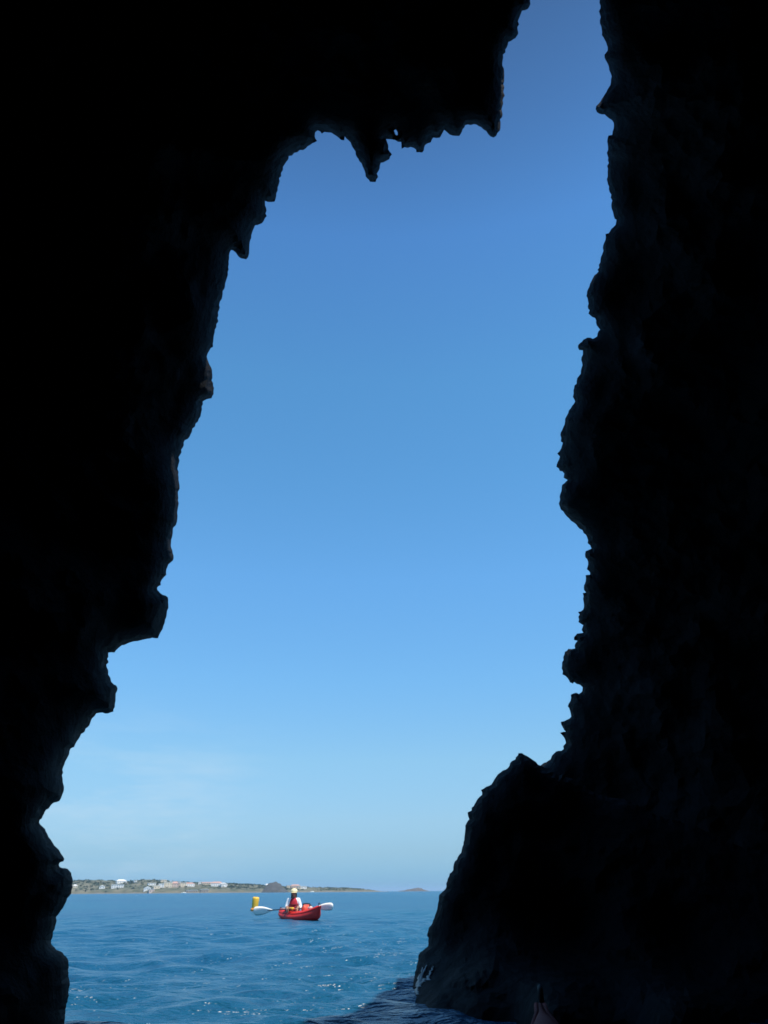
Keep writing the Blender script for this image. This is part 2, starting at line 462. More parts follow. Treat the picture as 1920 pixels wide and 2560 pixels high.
# ------------------------------------------------------------------ rock outcrop on the right, in front of the cave wall
rk_px = roughen(ROCK)
rk = stereo(rk_px[:, 0], rk_px[:, 1])
in_rk = lambda P: pip(P, rk)
pts = graded_points([rk], in_rk, 9000, [(9, 90), (14, 400), (26, 5000)])
Vk, Fk = triangulate([rk], pts, in_rk)
dk = dist_to(Vk, rk)
Uk = unstereo(Vk)
RK = [(1033,2461,7.6),(1070,2350,7.9),(1100,2230,7.7),(1160,2090,7.7),(1200,1980,7.7),(1300,1885,7.8),(1360,1915,7.9),(1500,1990,8.2),(1700,2060,8.2),(1900,2120,8.2),(1400,2300,8.3),(1700,2350,7.9),(2400,2300,6.4),(2400,3000,5.4),(1400,3300,5.6),(1060,2800,6.0),(1090,2550,6.2),(1200,2550,6.1),(1400,2550,5.3),(1700,2550,5.0)]
R0k = idw(Vk, RK) + 0.12 * rock_noise(Uk * 8.0, 0.7, 3, False, 2.2)
Rk_in = R0k - 0.30 * limb(dk, 55) 
Pk = Uk * Rk_in[:, None]
ampk = ss(2, 100, dk)
relk = (0.16 * rock_noise(Pk, 0.7, 4, True, 4.4) + 0.07 * rock_noise(Pk, 2.6, 4, True, 9.9) + 0.22 * cracks(Pk, 1.1) + 0.13 * cracks(Pk, 3.0))
Rk_in = Rk_in - ampk * (relk - np.median(relk))
Rk_in = np.where(dk < 1e-3, R0k, np.minimum(Rk_in, R0k + 0.2 * limb(dk, 120)))
Rk_in = np.maximum(Rk_in, 3.6)
Rk_out = R0k + 0.5 * limb(dk, 120) + 0.5 * ss(60, 600, dk)
vk, fk = shell('rock', Vk, Fk, dk, R0k, Rk_in, Rk_out, M_ROCK)
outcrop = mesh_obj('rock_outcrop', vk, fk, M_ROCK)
tag(outcrop, 'big black rock outcrop with a pointed top rising from the water right of the opening', 'rock')

# sky sheen on the wet foot of the outcrop, imitated by pale-coloured ribbons
rock_bvh = BVHTree.FromPolygons([Vector(p) for p in vk], [tuple(f) for f in fk])
M_SHEEN = mat('painted_sheen', (0.16, 0.18, 0.20), 0.4, 0.4, 9.0, 0.35)  # pale colour stands in for the highlight on wet rock
fv, ff = [], []
def sheen_streak(path, w0, w1):
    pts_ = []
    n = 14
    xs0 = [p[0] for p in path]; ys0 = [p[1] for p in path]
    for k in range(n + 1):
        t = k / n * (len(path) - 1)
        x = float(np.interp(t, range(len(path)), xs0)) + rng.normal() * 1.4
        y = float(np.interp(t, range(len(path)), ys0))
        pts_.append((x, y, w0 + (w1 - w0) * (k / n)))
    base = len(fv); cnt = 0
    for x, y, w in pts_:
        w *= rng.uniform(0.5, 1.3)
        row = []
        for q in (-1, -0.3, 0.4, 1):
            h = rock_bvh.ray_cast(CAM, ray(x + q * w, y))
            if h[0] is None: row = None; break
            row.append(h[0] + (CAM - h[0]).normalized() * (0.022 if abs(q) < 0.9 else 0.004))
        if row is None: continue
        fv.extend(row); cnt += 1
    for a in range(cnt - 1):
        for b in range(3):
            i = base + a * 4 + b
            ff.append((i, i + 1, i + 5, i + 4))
sheen_streak([(1066,2412),(1058,2430),(1048,2452),(1044,2466)], 1.5, 7.0)
sheen_streak([(1082,2415),(1076,2432),(1068,2450)], 1.2, 6.0)
sheen_streak([(1058,2418),(1050,2440),(1042,2462)], 1.0, 4.4)
sheen_streak([(1044,2466),(1041,2478),(1043,2486)], 3.0, 6.0)
sheen_streak([(1062,2446),(1056,2454),(1048,2460)], 4.5, 8.0)
wet_sheen = mesh_obj('wet_sheen', fv, ff, M_SHEEN, smooth=True)
tag(wet_sheen, kind='stuff')

# ------------------------------------------------------------------ water
def water_material():
    m = bpy.data.materials.new('sea_water')
    m.use_nodes = True
    t = m.node_tree
    b = t.nodes['Principled BSDF']
    b.inputs['IOR'].default_value = 1.333
    b.inputs['Roughness'].default_value = 0.26
    co = N(t, 'ShaderNodeTexCoord')
    n1 = N(t, 'ShaderNodeTexNoise'); n1.inputs['Scale'].default_value = 0.05; n1.inputs['Detail'].default_value = 3
    t.links.new(co.outputs['Object'], n1.inputs['Vector'])
    r = N(t, 'ShaderNodeValToRGB')
    r.color_ramp.elements[0].position = 0.35; r.color_ramp.elements[0].color = (0.006, 0.074, 0.158, 1)
    r.color_ramp.elements[1].position = 0.7; r.color_ramp.elements[1].color = (0.010, 0.112, 0.190, 1)
    t.links.new(n1.outputs['Fac'], r.inputs['Fac']); t.links.new(r.outputs['Color'], b.inputs['Base Color'])
    mp_ = N(t, 'ShaderNodeMapping'); mp_.inputs['Scale'].default_value = (0.55, 1.0, 1.0)
    t.links.new(co.outputs['Object'], mp_.inputs['Vector'])
    n2 = N(t, 'ShaderNodeTexNoise'); n2.inputs['Scale'].default_value = 5.0; n2.inputs['Detail'].default_value = 4; n2.inputs['Roughness'].default_value = 0.55
    n3 = N(t, 'ShaderNodeTexNoise'); n3.inputs['Scale'].default_value = 1.9; n3.inputs['Detail'].default_value = 5; n3.inputs['Roughness'].default_value = 0.6
    for q in (n2, n3): t.links.new(mp_.outputs[0], q.inputs['Vector'])
    b1 = N(t, 'ShaderNodeBump'); b1.inputs['Strength'].default_value = 0.15; b1.inputs['Distance'].default_value = 0.05
    b2 = N(t, 'ShaderNodeBump'); b2.inputs['Strength'].default_value = 1.0; b2.inputs['Distance'].default_value = 0.36
    t.links.new(n2.outputs['Fac'], b1.inputs['Height']); t.links.new(n3.outputs['Fac'], b2.inputs['Height'])
    t.links.new(b1.outputs['Normal'], b2.inputs['Normal']); t.links.new(b2.outputs['Normal'], b.inputs['Normal'])
    return m
M_WATER = water_material()

WAVES = []
for i in range(90):
    lam = 0.26 * (1.2 / 0.26) ** rng.uniform()
    th = rad(-95) + rng.normal() * rad(30)
    k = 2 * math.pi / lam
    slope = 0.030 * (0.75 + 0.5 * rng.uniform())
    WAVES.append((k * math.cos(th), k * math.sin(th), k, slope / k, rng.uniform(0, 2 * math.pi), lam))
def wave_height(x, y, spacing=0.0):
    z = np.zeros_like(x)
    dx = np.zeros_like(x); dy = np.zeros_like(x)
    for kx, ky, k, a, ph, lam in WAVES:
        fade = np.clip((lam / np.maximum(spacing, 1e-6) - 2.0) / 2.0, 0, 1)
        p = kx * x + ky * y + ph
        z += a * fade * np.cos(p)
        dx -= 0.75 * a * fade * kx / k * np.sin(p)
        dy -= 0.75 * a * fade * ky / k * np.sin(p)
    return z, dx, dy

def make_water():
    radii = [0.35]
    while radii[-1] < 170: radii.append(radii[-1] * 1.0105 + 0.004)
    while radii[-1] < 16000: radii.append(radii[-1] * 1.12)
    radii = np.array(radii)
    step = np.diff(radii, append=radii[-1] * 1.12)
    th = list(np.arange(-38, 38, 0.32))
    a = 38.0
    while a < 322: th.append(a); a += 4.0
    th = np.radians(np.array(th)); nth = len(th)
    Rg, Tg = np.meshgrid(radii, th, indexing='ij')
    X = Rg * np.sin(Tg); Y = Rg * np.cos(Tg)
    SP = np.maximum(step[:, None] * np.ones_like(X), Rg * rad(0.32) * 0.6)
    z, dx, dy = wave_height(X, Y, SP)
    P = np.stack([X + dx, Y + dy, z], -1).reshape(-1, 3)
    nr = len(radii)
    i = np.arange(nr - 1)[:, None]; j = np.arange(nth)[None]
    j2 = (j + 1) % nth
    Fq = np.stack([(i * nth + j), (i * nth + j2), ((i + 1) * nth + j2), ((i + 1) * nth + j)], -1).reshape(-1, 4)
    faces = Fq[:, ::-1].tolist()
    c = len(P)
    P = np.concatenate([P, [[0, 0, 0.0]]])
    for jj in range(nth): faces.append((c, (jj + 1) % nth, jj))
    return mesh_obj('water', P, faces, M_WATER, smooth=True)
water = make_water()
tag(water, 'blue rippled sea stretching from the cave mouth to the horizon', 'sea', kind='structure')

# ------------------------------------------------------------------ far coast: land, headland, islet
LY = 1400.0
PROFILE = [(-400,2216),(-150,2206),(0,2204),(182,2202),(247,2200),(290,2203),(316,2204),(339,2202),(348,2200),(374,2199),(406,2201),(435,2204.5),(478,2206.5),(550,2208),(594,2210.5),(640,2212),(663,2214),(690,2216),(725,2216.5),(769,2218.2),(819,2218.6),(873,2220),(893,2221.5),(913,2223),(932,2225.4),(956,2228.6)]
sx_px = lambda px: at_z(px, 0.0, LY).x
prof_x = np.array([at_y(p[0], p[1], LY + 130).x for p in PROFILE])
prof_h = np.array([at_y(p[0], p[1], LY + 130).z for p in PROFILE])
shore_wob = lambda x: 22 * noise.noise(Vector((x * 0.012, 3.3, 0))) + 9 * noise.noise(Vector((x * 0.05, 7.7, 0)))
def land_h(x, y):
    x_end = prof_x[-1]
    h = float(np.interp(x, prof_x, prof_h))
    t = (y - (LY - 10) - shore_wob(x)) / 130.0
    if t < 0: return -1.5 + t * 8
    cliff = min(1.0, t / 0.05) * 0.16
    s = min(1.0, t)
    rise = cliff + (1 - 0.16) * (s ** 0.8)
    if t > 1: rise = 1.0 - 0.25 * min(1.0, (t - 1) / 2.0)
    nzv = fbm(Vector((x * 0.02, y * 0.02, 0)), 4)
    return h * rise + nzv * min(1.2, 0.10 * h) * (1.0 if t < 0.9 else 0.5) - 0.05

def land_material():
    m = bpy.data.materials.new('coastal_scrub')
    m.use_nodes = True
    t = m.node_tree
    b = t.nodes['Principled BSDF']; b.inputs['Roughness'].default_value = 0.95; b.inputs['Specular IOR Level'].default_value = 0.1
    g = N(t, 'ShaderNodeNewGeometry'); se = N(t, 'ShaderNodeSeparateXYZ')
    t.links.new(g.outputs['Position'], se.inputs[0])
    n1 = N(t, 'ShaderNodeTexNoise'); n1.inputs['Scale'].default_value = 0.045; n1.inputs['Detail'].default_value = 8; n1.inputs['Roughness'].default_value = 0.7
    t.links.new(g.outputs['Position'], n1.inputs['Vector'])
    r = N(t, 'ShaderNodeValToRGB')
    r.color_ramp.elements[0].position = 0.38; r.color_ramp.elements[0].color = (0.060, 0.076, 0.044, 1)
    r.color_ramp.elements[1].position = 0.66; r.color_ramp.elements[1].color = (0.190, 0.172, 0.118, 1)
    t.links.new(n1.outputs['Fac'], r.inputs['Fac'])
    # bare tan rock near the water line (a real band of rock, height plus noise)
    ad = N(t, 'ShaderNodeMath', operation='MULTIPLY_ADD'); ad.inputs[1].default_value = 12.0
    t.links.new(n1.outputs['Fac'], ad.inputs[0]); t.links.new(se.outputs['Z'], ad.inputs[2])
    mr = N(t, 'ShaderNodeMapRange'); mr.inputs['From Min'].default_value = 6.6; mr.inputs['From Max'].default_value = 8.0
    t.links.new(ad.outputs[0], mr.inputs['Value'])
    mx = N(t, 'ShaderNodeMix', data_type='RGBA')
    mx.inputs['A'].default_value = (0.17, 0.152, 0.118, 1)
    t.links.new(r.outputs['Color'], mx.inputs['B']); t.links.new(mr.outputs[0], mx.inputs['Factor'])
    t.links.new(mx.outputs['Result'], b.inputs['Base Color'])
    return m
M_LAND = land_material()
xs = np.arange(prof_x[0], prof_x[-1] + 12, 3.0)
ys = np.concatenate([np.arange(LY - 45, LY + 40, 3.0), np.arange(LY + 40, LY + 420, 10.0)])
lv, lf = [], []
for yy in ys:
    for xx in xs:
        lv.append((xx, yy, land_h(xx, yy)))
nx = len(xs)
for a in range(len(ys) - 1):
    for b in range(nx - 1):
        lf.append((a * nx + b, a * nx + b + 1, (a + 1) * nx + b + 1, (a + 1) * nx + b))
land = mesh_obj('coast', lv, lf, M_LAND, smooth=True)
tag(land, 'low scrubby coast with houses across the water', 'coast', kind='structure')

def lump(name, prof, yc, depth, material, seed, rough=0.12, nxs=46, nys=20):
    """rocky hump with the outline prof (px, py) as its ridge, tapering to the sea in front and behind"""
    px_ = np.array([at_y(p[0], p[1], yc).x for p in prof]); ph_ = np.array([max(0.0, at_y(p[0], p[1], yc).z) for p in prof])
    X = np.linspace(px_[0] - 2, px_[-1] + 2, nxs); T = np.linspace(-1, 1, nys)
    v, f = [], []
    for t in T:
        for x in X:
            h = float(np.interp(x, px_, ph_))
            prof_t = max(0.0, 1 - abs(t) ** 2.2)
            n = fbm(Vector((x * 0.16 + seed, t * 2.0, seed)), 4)
            v.append((x, yc + t * depth + 1.5 * n, h * prof_t * (1 + rough * n) + h * rough * n * prof_t - 0.6 * (1 - prof_t) - (0.8 if x in (X[0], X[-1]) else 0)))
    for a in range(nys - 1):
        for b in range(nxs - 1):
            f.append((a * nxs + b, a * nxs + b + 1, (a + 1) * nxs + b + 1, (a + 1) * nxs + b))
    return mesh_obj(name, v, f, material)
M_HEAD = mat('headland_stone', (0.085, 0.085, 0.080), 0.95, 0.2, 0.25, color2=(0.055, 0.055, 0.05))
M_ISLET = mat('islet_stone', (0.115, 0.108, 0.10), 0.95, 0.2, 0.2, color2=(0.085, 0.08, 0.075))
head = lump('rocky_headland', [(658,2231),(660,2223),(664,2219),(668,2213),(674,2208.5),(680,2205.5),(686,2204.2),(692,2204.4),(698,2207),(702,2211.5),(705,2217.5),(710,2221),(716,2225),(720,2230)], LY - 40, 26, M_HEAD, 2.4, 0.06, 60)
tag(head, 'dark rounded rock hump on the far shore left of the paddler', 'rock')
islet = lump('islet', [(992,2229),(1000,2227.2),(1012,2225.6),(1020,2223.4),(1030,2222.2),(1038,2220.2),(1046,2219.4),(1054,2220.6),(1058,2223.4),(1066,2225.8),(1076,2228.6)], 1900, 40, M_ISLET, 6.1, 0.05, 60)
tag(islet, 'low tan islet alone on the horizon beside the right rock', 'islet')

# scrub on the slope: bushes nobody could count -> one object of leaf clumps
M_BUSH = mat('bush_leaves', (0.050, 0.075, 0.032), 0.9, 0.1, 0.4, color2=(0.022, 0.038, 0.020))
bv, bf = [], []
def leaf_clump(cx, cy, cz, r, n):
    for _ in range(n):
        d = Vector(rng.normal(size=3)).normalized() * r * (rng.uniform() ** 0.4)
        c = Vector((cx, cy, cz)) + Vector((d.x * 1.25, d.y * 1.25, abs(d.z) * 0.8))
        a = Vector(rng.normal(size=3)).normalized(); bb = a.cross(Vector(rng.normal(size=3))).normalized()
        s = r * rng.uniform(0.22, 0.42)
        i = len(bv)
        bv.extend([c + a * s, c + bb * s, c - a * s, c - bb * s]); bf.append((i, i + 1, i + 2, i + 3))
for _ in range(2200):
    px = rng.uniform(60, 940); t = rng.uniform() ** 0.8
    y = LY + 4 + 170 * t
    x = sx_px(px) * y / LY
    if x > prof_x[-1] - 8: continue
    h = land_h(x, y)
    if h < 2.0: continue
    if noise.noise(Vector((x * 0.02, y * 0.03, 5))) < -0.12 and rng.uniform() < 0.8: continue
    r = rng.uniform(1.0, 3.0) * min(1.0, 0.35 + float(np.interp(x, prof_x, prof_h)) / 20)
    leaf_clump(x, y, h - 0.3, r, 16)
scrub = mesh_obj('scrub', bv, bf, M_BUSH)
tag(scrub, kind='stuff')

# ------------------------------------------------------------------ houses on the coast
M_WHITE = mat('white_render', (0.86, 0.84, 0.78), 0.85, 0.2, 0.3, 0.08)
M_CREAM = mat('cream_render', (0.70, 0.60, 0.44), 0.85, 0.2, 0.3, 0.08)
M_PINK = mat('pink_render', (0.62, 0.47, 0.38), 0.85, 0.2, 0.3, 0.1)
M_TAN = mat('tan_stone', (0.38, 0.30, 0.22), 0.9, 0.2, 0.4, 0.2)
M_TILE = mat('roof_tile', (0.50, 0.31, 0.25), 0.8, 0.2, 0.6, 0.25)
M_FLATR = mat('flat_roof', (0.80, 0.78, 0.72), 0.9, 0.2, 0.4, 0.1)
M_GLASS = mat('window_glass', (0.05, 0.06, 0.07), 0.15, 0.6, 1.0, 0.2)
land_bvh = BVHTree.FromPolygons([Vector(v) for v in lv], lf)

def box_bm(bm, x0, x1, y0, y1, z0, z1):
    vs = [bm.verts.new(p) for p in ((x0,y0,z0),(x1,y0,z0),(x1,y1,z0),(x0,y1,z0),(x0,y0,z1),(x1,y0,z1),(x1,y1,z1),(x0,y1,z1))]
    for q in ((0,3,2,1),(4,5,6,7),(0,1,5,4),(1,2,6,5),(2,3,7,6),(3,0,4,7)):
        bm.faces.new([vs[i] for i in q])

def house(px, base_py, wpx, hpx, wall_m, roof, label, rz=None, roof_m=None, nwin=None):
    d = ray(px, base_py)
    hit = land_bvh.ray_cast(CAM, d)[0]
    if hit is None:
        y = LY + 128
        hit = CAM + d * (y / d.y)
        hit.z = max(hit.z, 0.2)
    sc = hit.y * math.cos(PITCH) / FPX
    w = 1.08 * wpx * sc
    h = 1.12 * hpx * hit.y / 2336.0
    root = empty('house', hit, rz if rz is not None else rng.uniform(0.15, 0.6))
    tag(root, label, 'house', 'houses on the far coast')
    dep = max(6.0, min(w, 10.0))
    wh = h if roof == 'flat' else h * 0.66
    bm = bmesh.new()
    box_bm(bm, -w / 2, w / 2, 0, dep, -4.0, wh)
    bm_obj('wall', bm, wall_m, root)
    bm = bmesh.new()
    o = 0.35
    if roof == 'flat':
        box_bm(bm, -w / 2 - o, w / 2 + o, -o, dep + o, wh + 0.003, wh + 0.45)
        bm_obj('roof', bm, roof_m or M_FLATR, root)
    else:
        zt, zb = h, wh + 0.003
        if roof == 'hip':
            c = [(-w/2-o,-o,zb),(w/2+o,-o,zb),(w/2+o,dep+o,zb),(-w/2-o,dep+o,zb),(-w/2+min(dep,w)*.35,dep/2,zt),(w/2-min(dep,w)*.35,dep/2,zt)]
            fs = [(0,1,5,4),(1,2,5),(2,3,4,5),(3,0,4),(3,2,1,0)]
        elif roof == 'gable':
            c = [(-w/2-o,-o,zb),(w/2+o,-o,zb),(w/2+o,dep+o,zb),(-w/2-o,dep+o,zb),(-w/2-o,dep/2,zt),(w/2+o,dep/2,zt)]
            fs = [(0,1,5,4),(1,2,5),(2,3,4,5),(3,0,4),(3,2,1,0)]
        else:   # front gable
            c = [(-w/2-o,-o,zb),(w/2+o,-o,zb),(w/2+o,dep+o,zb),(-w/2-o,dep+o,zb),(0,-o,zt),(0,dep+o,zt)]
            fs = [(0,1,4),(1,2,5,4),(2,3,5),(3,0,4,5),(3,2,1,0)]
        vs = [bm.verts.new(p) for p in c]
        for q in fs: bm.faces.new([vs[i] for i in q])
        bm_obj('roof', bm, roof_m or M_TILE, root)
    n = nwin if nwin is not None else max(1, int(w / 3.6))
    rows = 2 if wh > 5.2 else 1
    for r_ in range(rows):
        for i in range(n):
            cx = -w / 2 + (i + 0.5) * w / n
            z0 = wh * (0.30 if rows == 1 else (0.14 + 0.46 * r_))
            bm = bmesh.new()
            box_bm(bm, cx - 0.5, cx + 0.5, -0.06, 0.05, z0, z0 + min(1.3, wh * 0.42))
            bm_obj('window', bm, M_GLASS, root)
    return root

HOUSES = [
 (188,2219,10,7,M_CREAM,'hip','cream house with a pale roof close beside the left cave wall'),
 (254.5,2222,12,8,M_WHITE,'gable_front','small white gabled house alone low on the slope, left of the long white one'),
 (292.5,2220.5,26,8,M_WHITE,'flat','long low white house with a flat roof under the hilltop villa'),
 (304,2208.5,22,9,M_WHITE,'hip','white villa near the hilltop directly above the long flat white house'),
 (339,2206,6,4,M_WHITE,'flat','tiny white hut on the ridge right of the hilltop villa'),
 (368,2226,16,9,M_WHITE,'gable_front','bright white house lowest by the water in the left cluster'),
 (379,2231,12,7,M_PINK,'flat','orange tan house at the water edge below the left cluster'),
 (380,2213.5,17,5,M_WHITE,'flat','flat pale house in the middle of the slope under the wooded ridge'),
 (392,2222,14,7,M_CREAM,'flat','cream terrace house between the two bright white houses of the left cluster'),
 (402.5,2219.5,12,9,M_WHITE,'flat','square bright white house right of the cream terrace house'),
 (409,2205,14,5,M_CREAM,'flat','flat cream building standing out on top of the wooded ridge'),
 (420,2219,18,12,M_CREAM,'flat','tall cream apartment house left of the terracotta roofed one'),
 (427.5,2212,8,8,M_WHITE,'flat','narrow white block rising just behind the tall cream apartment house'),
 (437,2218,16,13,M_PINK,'hip','pinkish house with a terracotta roof right of the tall cream apartment house'),
 (446,2213.5,9,8,M_WHITE,'flat','small white block squeezed between the pinkish house and its cream neighbour'),
 (457,2217,16,9,M_CREAM,'flat','cream house with flat roof right of the pinkish house'),
 (474,2216,24,9,M_WHITE,'hip','wide white house with red roof at the right end of the central cluster'),
 (499,2211.5,6,6,M_WHITE,'flat','slim white tower house alone left of the red roofed row'),
 (518,2211.5,24,6,M_CREAM,'gable','long cream house with a low red roof along the ridge'),
 (541,2216,26,11,M_WHITE,'hip','large white house with red roof at the right end of the ridge row'),
 (561,2217.5,14,10,M_WHITE,'gable_front','white gabled house standing apart right of the ridge row'),
 (480,2231.5,26,5,M_TAN,'flat','long tan boathouse at the water edge, left one of two'),
 (511,2231.5,18,7,M_TAN,'flat','shorter tan boathouse at the water edge, right one of two'),
 (669,2216,9,6,M_WHITE,'hip','small white house just left of the dark rock hump'),
 (723,2219.5,11,5,M_CREAM,'flat','cream house between the dark rock hump and the paddler head'),
 (739,2221,22,9,M_PINK,'hip','large pink house with red roof just behind the paddler head'),
 (748.5,2222.5,8,5,M_CREAM,'flat','small cream hut right behind the paddler helmet'),
 (759,2222.5,14,6,M_WHITE,'flat','white house on the low coast right of the paddler head'),
]
for (px, by, w, h, m_, rf, lab) in HOUSES:
    pale = px in (188, 304, 669, 254.5, 368, 561)
    house(px, by, w, h, m_, 'front' if rf == 'gable_front' else rf, lab, roof_m=M_FLATR if pale else None)

# ------------------------------------------------------------------ lofted hulls
def loft(sections, closed_ends=True, ring_closed=True):
    n = len(sections[0]); v = [p for s in sections for p in s]; f = []
    for a in range(len(sections) - 1):
        for b in range(n if ring_closed else n - 1):
            b2 = (b + 1) % n
            f.append((a * n + b, a * n + b2, (a + 1) * n + b2, (a + 1) * n + b))
    if closed_ends:
        f.append(tuple(range(n))[::-1]); f.append(tuple((len(sections) - 1) * n + i for i in range(n)))
    return v, f

def tube(path, radii, seg=10):
    secs = []
    for i, p in enumerate(path):
        p = Vector(p)
        a = Vector(path[max(0, i - 1)]); b = Vector(path[min(len(path) - 1, i + 1)])
        t = (b - a).normalized()
        u = t.cross(Vector((0, 0, 1)))
        if u.length < 1e-3: u = t.cross(Vector((1, 0, 0)))
        u.normalize(); w = t.cross(u)
        r = radii[i] if isinstance(radii, (list, tuple)) else radii
        secs.append([p + (u * math.cos(2 * math.pi * k / seg) + w * math.sin(2 * math.pi * k / seg)) * r for k in range(seg)])
    return loft(secs)

def smooth_bezier(o, levels=1):
    m = o.modifiers.new('subsurf', 'SUBSURF'); m.levels = levels; m.render_levels = levels
    return o

M_RED = mat('red_plastic', (0.68, 0.030, 0.022), 0.55, 0.2, 5.0, 0.15)
M_REDD = mat('dark_red_plastic', (0.62, 0.026, 0.022), 0.55, 0.2, 5.0, 0.18)
M_BLACK = mat('black_webbing', (0.02, 0.02, 0.022), 0.7, 0.3, 8.0, 0.3)
M_GREYP = mat('grey_hatch', (0.30, 0.22, 0.21), 0.6, 0.4, 8.0, 0.2)
M_BLADE = mat('white_blade', (0.80, 0.80, 0.74), 0.4, 0.5, 4.0, 0.06)
M_SHAFT = mat('shaft_black', (0.03, 0.03, 0.035), 0.4, 0.5, 8.0, 0.2)

def kayak(name, loc, heading, Lk=3.7, beam=0.74, bow_h=0.37, stern_h=0.22, cockpits=((-0.50, 0.24),), red=None, redd=None, fine=(2.3, 0.85), mid_h=0.15):
    """sit-on-top kayak, bow along local +X, waterline at z = 0"""
    red = red or M_RED; redd = redd or M_REDD
    root = empty(name, loc, heading)
    T = np.linspace(0, 1, 41)
    def half(t):
        s = abs(2 * t - 0.96) / (0.96 if t < 0.48 else 1.04)
        return max(0.018, beam / 2 * (1 - min(1, s) ** fine[0]) ** fine[1])
    def sheer(t):
        x = 2 * t - 1
        return mid_h + (bow_h - mid_h) * max(0, x) ** 2.6 + (stern_h - mid_h) * max(0, -x) ** 2.6
    def keel(t):
        x = 2 * t - 1
        return -0.10 + (0.17 * x ** 3 if x > 0 else 0.23 * abs(x) ** 2.2)
    def xpos(t, zf):     # raked stem: the sheer reaches farther forward than the keel
        x = (t - 0.5) * Lk
        e = max(0, 2 * t - 1) ** 8 * 0.12 - max(0, 1 - 2 * t) ** 8 * 0.10
        return x - e * (1 - zf)
    hull, deck = [], []
    for t in T:
        b = half(t); zs = sheer(t); zk = keel(t)
        ring = []
        for (fy, fz) in ((-0.76, 1.0), (-0.90, 0.80), (-1.0, 0.55), (-0.90, 0.34), (-0.5, 0.10), (0, 0.0), (0.5, 0.10), (0.90, 0.34), (1.0, 0.55), (0.90, 0.80), (0.76, 1.0)):
            ring.append(Vector((xpos(t, fz), fy * b, zk + (zs - zk) * fz)))
        hull.append(ring)
        dr = []
        x = (t - 0.5) * Lk
        well = 0.0
        for c, hw in cockpits:
            u = (x - c) / (hw * 2.6 + 0.12)
            well = max(well, float(np.clip((1 - abs(u)) * 4.0, 0, 1)))
        for fy in (-1.0, -0.94, -0.80, -0.62, -0.56, -0.3, 0, 0.3, 0.56, 0.62, 0.80, 0.94, 1.0):
            crown = 0.055 * (1 - fy * fy) * min(1.0, b / 0.10)
            dz = crown if abs(fy) > 0.6 else crown - 0.135 * well
            dr.append(Vector((xpos(t, 1.0), fy * b * 0.76, zs + 0.002 + (0.03 if abs(fy) < 0.99 else 0) * min(1.0, b / 0.15) + dz)))
        deck.append(dr)
    v, f = loft(hull, True, False)
    n = len(v)
    hb = mesh_obj('hull', v, [q[::-1] for q in f], redd, root, True)
    v, f = loft(deck, False, False)
    mesh_obj('deck', v, f, red, root, True)
    # gunwale lip
    for sgn in (-1, 1):
        path = [Vector((xpos(t, 1.0), sgn * (half(t) * 0.76 + 0.004), sheer(t) + 0.006)) for t in T]
        v, f = tube(path, 0.011, 8)
        mesh_obj('gunwale', v, f, red, root, True)
    # seats, foot braces
    for c, hw in cockpits:
        bm = bmesh.new()
        rings = []
        for k in range(7):
            a = k / 6
            z = 0.10 + 0.30 * a; x = c - 0.20 - 0.10 * a; wd = 0.21 - 0.05 * a * a
            rings.append([Vector((x + 0.05 * (abs(j - 4) / 4) ** 2, wd * (j - 4) / 4, z)) for j in range(9)] +
                         [Vector((x - 0.035 + 0.05 * (abs(j - 4) / 4) ** 2, wd * (j - 4) / 4, z)) for j in range(8, -1, -1)])
        v, f = loft(rings)
        mesh_obj('backrest', v, f, M_BLACK, root, True)
        v, f = loft([[Vector((c - 0.18 + 0.36 * k / 5, 0.19 * math.cos(a), 0.130 + 0.022 * math.sin(a) + 0.02 * (2 * k / 5 - 1) ** 2)) for a in np.linspace(0, 2 * math.pi, 12, False)] for k in range(6)])
        mesh_obj('seat', v, f, M_BLACK, root, True)
    # hatch on the stern, carry toggles
    xs_ = -0.36 * Lk
    zt = sheer((xs_ / Lk) + 0.5) + 0.085
    v, f = loft([[Vector((xs_ + r * math.cos(a), r * math.sin(a), zt + z)) for a in np.linspace(0, 2 * math.pi, 20, False)] for r, z in ((0.125, -0.05), (0.125, 0.0), (0.11, 0.022), (0.04, 0.03))])
    mesh_obj('hatch', v, f, M_GREYP, root, True)
    for x0, zz, s in ((Lk / 2 - 0.10, bow_h + 0.055, 1), (-Lk / 2 + 0.10, stern_h + 0.055, -1)):
        path = [Vector((x0 - 0.07 * s, 0, zz - 0.02)), Vector((x0 - 0.05 * s, 0, zz + 0.02)), Vector((x0, 0, zz + 0.03)), Vector((x0 + 0.05 * s, 0, zz + 0.015)), Vector((x0 + 0.07 * s, 0, zz - 0.02))]
        v, f = tube(path, 0.011, 8)
        h_ = mesh_obj('handle', v, f, M_BLACK, root, True)
    return root

# paddler's kayak, 25.5 m out, bow coming towards the right
KD = 26.0
KC = at_z(746, 0.0, KD)
KHEAD = math.atan2(-3.33, 1.60)
wz = float(wave_height(np.array([KC.x]), np.array([KC.y]), np.array([0.4]))[0][0])
kz = 0.0
kay = kayak('kayak', (KC.x, KC.y, kz), KHEAD)
tag(kay, 'bright red sit-on-top kayak out on the sunlit sea carrying the paddler', 'kayak')
KM = Matrix.Translation((KC.x, KC.y, kz)) @ Matrix.Rotation(KHEAD, 4, 'Z')

